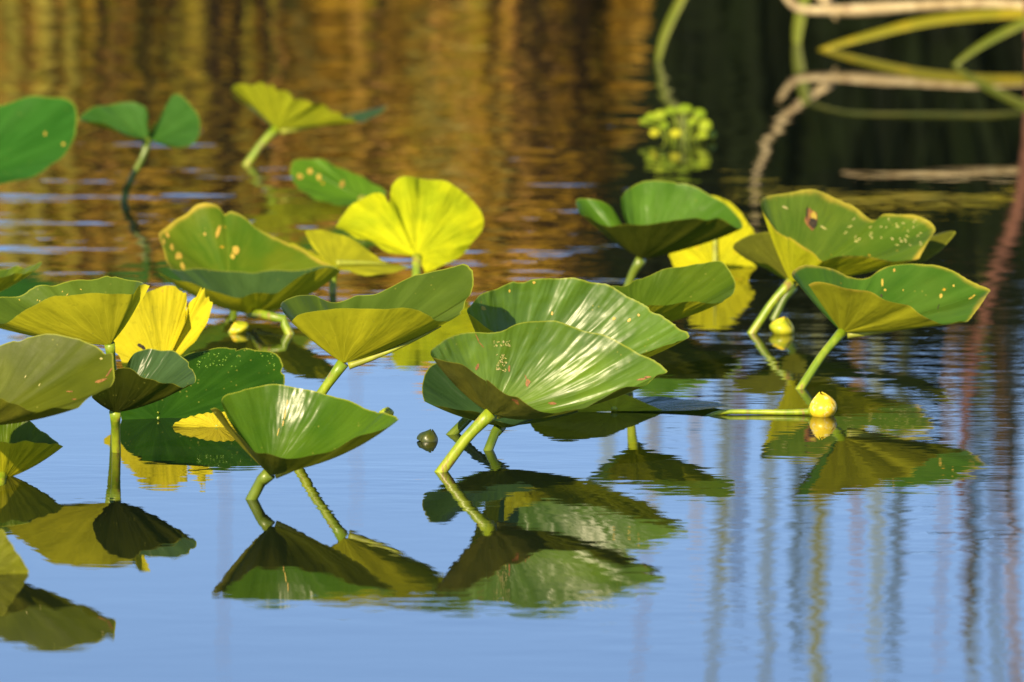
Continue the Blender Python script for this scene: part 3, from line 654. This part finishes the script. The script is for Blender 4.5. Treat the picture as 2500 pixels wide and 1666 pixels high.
sedge('olive sedge blade slanting up to the right picture edge, right of the broad yellow one', [pt(2315,190,160), pt(2330,160,160), pt(2400,108,158), pt(2500,55,156), pt(2620,0,154), pt(2750,-30,152)], 24, blade_g)
sedge('upright olive sedge blade crossing in front of the pale branch', [pt(1953,140,FB), pt(1946,107,FB), pt(1950,60,FB), pt(1960,10,FB), pt(1972,-40,FB)], 28, blade_g)
sedge('slim olive sedge blade leaning right above the floating rosette', [pt(1605,180,150), pt(1606,150,150), pt(1620,92,150), pt(1642,40,150), pt(1668,-10,150), pt(1688,-50,150)], 22, blade_g)
sedge('long olive sedge blade seen only mirrored, below the broad yellow one', [pt(2900,110,115), pt(2750,20,115), pt(2500,-45,115), pt(2250,-52,115), pt(2080,-48,115), pt(1985,-25,115)], 13, blade_d)
sedge('thin straight sedge blade seen only mirrored, as a yellow-green line behind the holed pad', [pt(2950,110,FB), pt(2750,-120,FB), pt(2450,-262,FB), pt(2200,-272,FB), pt(1950,-270,FB), pt(1780,-262,FB)], 16, blade_y)

# ------------------------------------------------------------------ far bank: reeds seen mirrored in the water
def blades(name, n, fx, fy, fh, wid, mat, kind='stuff', label=None, lean=.18, seed=1, cat=None):
    r = random.Random(seed); V = []; Fc = []
    for k in range(n):
        x = fx(r); y = fy(r); h = fh(r, x); w_ = wid*r.uniform(.5, 1.4); a = r.uniform(0, math.pi)
        lx = r.gauss(0, lean)*h; ly = r.gauss(0, lean*.6)*h; z0 = max(-.1, gz(x, y)-.05)
        ca, sa = math.cos(a)*w_, math.sin(a)*w_*.5
        o = len(V); K = 5
        for i in range(K+1):
            t = i/K; q = t**1.8; ww = (1-t**2.5)*.5+.02
            cx, cy, cz = x+lx*q, y+ly*q, z0+(h-z0)*t*(1-.10*q*abs(lx/h)*3)
            V += [(cx-ca*ww, cy-sa*ww, cz), (cx+ca*ww, cy+sa*ww, cz)]
        for i in range(K): Fc.append((o+2*i, o+2*i+1, o+2*i+3, o+2*i+2))
    o = obj(name, V, Fc, mat, None, None, smooth=True)
    return tag(o, label, cat, kind=kind)
YB = 20.0
def zrow(row): return refl(1250, row, YB).z
def xpx(px): return (px-1250)/F*YB
def top_row(px):                       # where the mirrored reed tops end, in picture rows
    K = [(-3000,560),(-300,600),(0,560),(120,580),(200,680),(330,780),(430,680),(520,600),(620,690),(800,720),(1100,760),(1300,740),(1500,690),(1700,700),(2000,560),(2500,540),(4000,560)]
    for (a, ra), (b, rb) in zip(K, K[1:]):
        if a <= px <= b: return ra+(rb-ra)*(px-a)/(b-a)
    return 600
dry = plain('dry_reed', (.40, .24, .012), (.24, .13, .008), .6, 9, .001, .2, .2, (1, 1, .6), (.58, .32, .06))
dry2 = plain('dry_reed_pale', (.66, .36, .10), (.52, .26, .04), .6, 9, .001, .3, .2)
grn = plain('green_reed', (.20, .19, .008), (.34, .27, .010), .5, 6, .001, .4, .25)
dkg = plain('shaded_green_reed', (.003, .005, .001), (.008, .014, .002), .7, 6, .001, .08, .1)  # near-black reed colour stands in for the deep shade at right
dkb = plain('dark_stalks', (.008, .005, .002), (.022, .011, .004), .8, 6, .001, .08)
def hh(r, x, add=0):
    px = x/YB*F+1250
    return max(.3, zrow(top_row(px)+add) + .03 - abs(r.gauss(0, .10)))
def fyy(r): return r.uniform(19.0, 20.6)
blades('dry_reeds', 350, lambda r: r.choice([r.uniform(-1.1, .34), r.uniform(-1.1, .30), r.uniform(-1.1, .2), r.uniform(-6, -.8), r.uniform(1.8, 5)]), fyy, lambda r, x: hh(r, x), .022, dry, seed=2, lean=.3)
blades('pale_dry_reeds', 140, lambda r: r.choice([r.uniform(-1.1, .3), r.uniform(-1.1, .3), r.uniform(-5, -.8), r.uniform(1.8, 5)]), lambda r: r.uniform(18.8, 19.8), lambda r, x: hh(r, x, -30), .018, dry2, seed=3, lean=.22)
blades('green_reeds', 300, lambda r: r.choice([r.uniform(-1.15, -.42), r.uniform(-1.15, -.5), r.uniform(-1.1, .2), r.uniform(-6, -1)]), lambda r: r.uniform(18.8, 20.4), lambda r, x: hh(r, x, 30), .026, grn, seed=4, lean=.12)
blades('shaded_sedge', 8200, lambda r: r.choice([r.uniform(.29, 1.2), r.uniform(.26, 1.2), r.uniform(.4, 4)]), lambda r: r.uniform(18.5, 20.0), lambda r, x: hh(r, x, 40), .03, dkg, seed=5, lean=.14)
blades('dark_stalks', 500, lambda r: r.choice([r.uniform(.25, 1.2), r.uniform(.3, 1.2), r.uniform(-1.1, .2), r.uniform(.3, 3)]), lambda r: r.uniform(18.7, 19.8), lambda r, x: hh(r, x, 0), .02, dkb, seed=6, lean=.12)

def thatch(name, n, fx, mat, seed, zlo=0.0, ln=(.10, .38), wid=.024, y0=18.9, y1=20.5):
    # dead bent leaves lying at every angle through the reed bed
    r = random.Random(seed); V = []; Fc = []
    for k in range(n):
        x = fx(r); y = r.uniform(y0, y1); px = x/YB*F+1250
        z = r.uniform(zlo, zrow(top_row(px)) - .05); L_ = r.uniform(*ln)
        el = r.gauss(0, .75); az = r.uniform(0, 6.283)
        d = Vector((math.cos(az)*math.cos(el), math.sin(az)*math.cos(el)*.5, math.sin(el)))*L_
        q = d.cross(Vector((r.gauss(0, .3), 1, r.gauss(0, .3)))).normalized()*wid*r.uniform(.4, 1.3)
        c = Vector((x, y, z)); b = Vector((0, 0, -.22*L_)); o = len(V)
        V += [c-d*.5+b, c-d*.2-q, c-d*.2+q, c+d*.2-q, c+d*.2+q, c+d*.5+b]
        Fc += [(o, o+1, o+2), (o+1, o+3, o+4, o+2), (o+3, o+5, o+4)]
    tag(obj(name, V, Fc, mat, None, None), kind='stuff')
LX = lambda r: r.choice([r.uniform(-1.1, .32), r.uniform(-1.1, .28), r.uniform(-1.1, .2), r.uniform(-6, -.8), r.uniform(1.8, 5)])
thatch('dead_reed_leaves', 17000, LX, dry, 31)
thatch('pale_dead_leaves', 2600, LX, dry2, 32, ln=(.06, .22), wid=.012)
thatch('olive_reed_leaves', 5200, lambda r: r.choice([r.uniform(-1.1, .3), r.uniform(-1.1, -.4), r.uniform(-6, -.8)]), grn, 33)
thatch('dark_dead_leaves', 6500, lambda r: r.choice([r.uniform(-1.1, .3), r.uniform(.1, 1.2), r.uniform(-5, 4)]), dkb, 34)

# leafy shrub, deep shade painted into its leaves, at the right of the bank: leaves on twigs round a few trunks
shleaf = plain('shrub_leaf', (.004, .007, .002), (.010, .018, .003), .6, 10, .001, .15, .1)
shbark = plain('shrub_bark', (.10, .06, .04), (.06, .035, .025), .8, 20, .004, .2)
def shrub(label, x, y, rx, rz, n, seed):
    b = Vector((x, y, gz(x, y))); e = empty('shrub', b); tag(e, label, 'shrub', 'dark shrubs on the far bank')
    r = random.Random(seed); V = []; Fc = []
    clumps = [Vector((x+r.gauss(0, rx*.45), y+r.gauss(0, .35), b.z+rz*r.uniform(.12, .92))) for _ in range(46)]
    for k in range(n):
        c = r.choice(clumps); p = c+Vector((r.gauss(0, .10), r.gauss(0, .10), r.gauss(0, .08)))
        a = Vector((r.gauss(0, 1), r.gauss(0, 1), r.gauss(0, 1))).normalized(); q = a.cross(Vector((r.gauss(0, 1), r.gauss(0, 1), r.gauss(0, 1)))).normalized()
        L_ = r.uniform(.025, .05); W_ = L_*.35; o = len(V)
        V += [p-a*L_, p+q*W_, p+a*L_, p-q*W_]; Fc.append((o, o+1, o+2, o+3))
    obj('crown', V, Fc, shleaf, e, b, smooth=False)
    for k in range(5):
        c = clumps[k]; p = crom([b+Vector((r.uniform(-.05, .05), 0, -.2)), b.lerp(c, .5)+Vector((r.uniform(-.1, .1), 0, .05)), c], 12)
        tv, tf = tube(p, [.018*(1-.7*i/11) for i in range(12)], 8); obj('trunk', tv, tf, shbark, e, b)
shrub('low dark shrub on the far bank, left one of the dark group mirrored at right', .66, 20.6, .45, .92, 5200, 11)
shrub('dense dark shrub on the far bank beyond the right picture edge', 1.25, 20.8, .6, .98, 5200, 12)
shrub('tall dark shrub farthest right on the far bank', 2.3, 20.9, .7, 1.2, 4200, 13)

# tall single stalks, each mirrored as a wavering stripe on the blue water
stalk_cols = dict(
 g=plain('stalk_green', (.13, .14, .012), (.20, .20, .02), .5, 8, .001, .3),
 d=plain('stalk_dark', (.035, .05, .006), (.07, .085, .01), .5, 8, .001, .3),
 r=plain('stalk_rust', (.34, .20, .06), (.22, .12, .03), .6, 8, .001, .3),
 t=plain('stalk_tan', (.46, .33, .14), (.34, .24, .08), .6, 8, .001, .3),
 p=plain('stalk_pale', (.30, .32, .14), (.24, .27, .10), .6, 8, .001, .3),
 k=plain('stalk_blackish', (.08, .045, .012), (.12, .07, .02), .6, 8, .001, .3))
def stalk(label, px0, px1, row, wpx, c, y=21.3, kink=0):
    y = 19.7+(y-20.9)*.3; row += 80; z1 = refl(px1, row, y); x0 = (px0-1250)/F*y
    b = Vector((x0, y, -.3)); top = z1
    m = b.lerp(top, .55)+Vector((kink*y/F, 0, 0))
    P_ = crom([b, m, top], 24); s = y/F
    V = []; Fc = []
    tv, tf = tube(P_, [wpx*2.1*s*.5*(1-.6*(i/23)**4) for i in range(24)], 8, flat=.4)
    tag(obj('reed_stalk', tv, tf, stalk_cols[c], None, b), label, 'reed stalk', 'tall reed stalks on the far bank')
for a in [
 ('faint rosy stalk mirrored alone at the lower left', 575, 545, 1560, 9, 'r', 22.5, 0),
 ('faint rosy stalk mirrored right of the glossy cup pad', 880, 868, 1210, 8, 'r', 22.6, 0),
 ('thin rust stalk mirrored just right of the centre pad', 1640, 1555, 1600, 14, 'r', 21.6, 30),
 ('tan-green stalk mirrored slanting down left, lower right centre', 1830, 1725, 1760, 30, 'g', 21.6, 20),
 ('pale stalk mirrored beside the tan-green slanting one', 1780, 1770, 1320, 36, 'p', 21.9, 10),
 ('rust stalk mirrored below the reflection of the kite-like pad', 1822, 1800, 1390, 34, 'r', 22.0, 10),
 ('olive stalk mirrored reaching the foot of the picture, right of centre', 1900, 1862, 1800, 30, 'g', 21.4, 10),
 ('dark green stalk mirrored straight down below the yellow bud', 1960, 1945, 1560, 44, 'd', 21.1, 0),
 ('pale green wide stalk mirrored right of the dark green one', 2020, 1990, 1900, 60, 'p', 22.2, 0),
 ('rust stalk mirrored short below the right pad', 2110, 2090, 1320, 34, 'r', 21.5, 0),
 ('pale stalk mirrored between two green stalks at right', 2150, 2140, 1560, 40, 'p', 22.0, 0),
 ('green stalk mirrored long and straight at right', 2215, 2180, 1560, 42, 'd', 21.2, 15),
 ('tan stalk mirrored beside the long straight green one', 2180, 2200, 1280, 30, 'r', 21.6, 0),
 ('thin rust stalk mirrored wavering near the right edge', 2340, 2290, 1560, 18, 'r', 21.7, 20),
 ('blackish stalk mirrored in the right-hand bundle', 2370, 2365, 1500, 36, 'k', 21.0, -12),
 ('olive stalk mirrored longest of the right-hand bundle', 2420, 2372, 1700, 34, 'g', 21.2, 10),
 ('rust stalk mirrored leaning right in the right-hand bundle', 2400, 2490, 1700, 34, 'r', 21.4, -10),
 ('dark stalk mirrored between the rust and olive ones of the right-hand bundle', 2450, 2430, 1360, 26, 'k', 21.2, 10),
 ('tan stalk mirrored at the right picture edge', 2480, 2475, 1800, 30, 't', 21.8, 0),
 ('green stalk mirrored near the foot of the right-hand bundle', 2400, 2440, 1850, 26, 'g', 21.5, 0),
 ('tan stalk mirrored pale left of the yellow bud', 1690, 1700, 1250, 30, 't', 22.3, 0),
 ('pale stalk mirrored right of the floating flat pad', 1600, 1596, 1180, 44, 'p', 22.5, 0),
 ('pale green stalk mirrored below the floating flat pad', 1500, 1480, 1300, 36, 'p', 22.6, 0),
 ('brown stalk mirrored upright behind the arched pad, upper right', 1870, 1850, 700, 26, 'r', 20.9, 0),
 ('green stalk mirrored left of the dark water, upper right', 1800, 1830, 560, 40, 'g', 21.0, 0),
 ('pale stalk mirrored at the far left', 60, 50, 820, 50, 't', 22.3, 0),
 ('dark stalk mirrored at left above the yellow torn pad', 235, 230, 800, 60, 'd', 21.5, 0),
]: stalk(*a)
# reddish leaning limb mirrored along the right edge
yl = 15.8
branch('reddish-brown bare limb mirrored as a long slanting band near the right edge',
 [refl(2560,-700,yl)*1.0, refl(2520,200,yl), refl(2492,480,yl), refl(2440,640,yl), refl(2395,800,yl), refl(2362,960,yl), refl(2348,1090,yl), refl(2344,1200,yl)],
 [.011,.011,.0115,.011,.0105,.009,.007,.003], bark_red, rng=5)
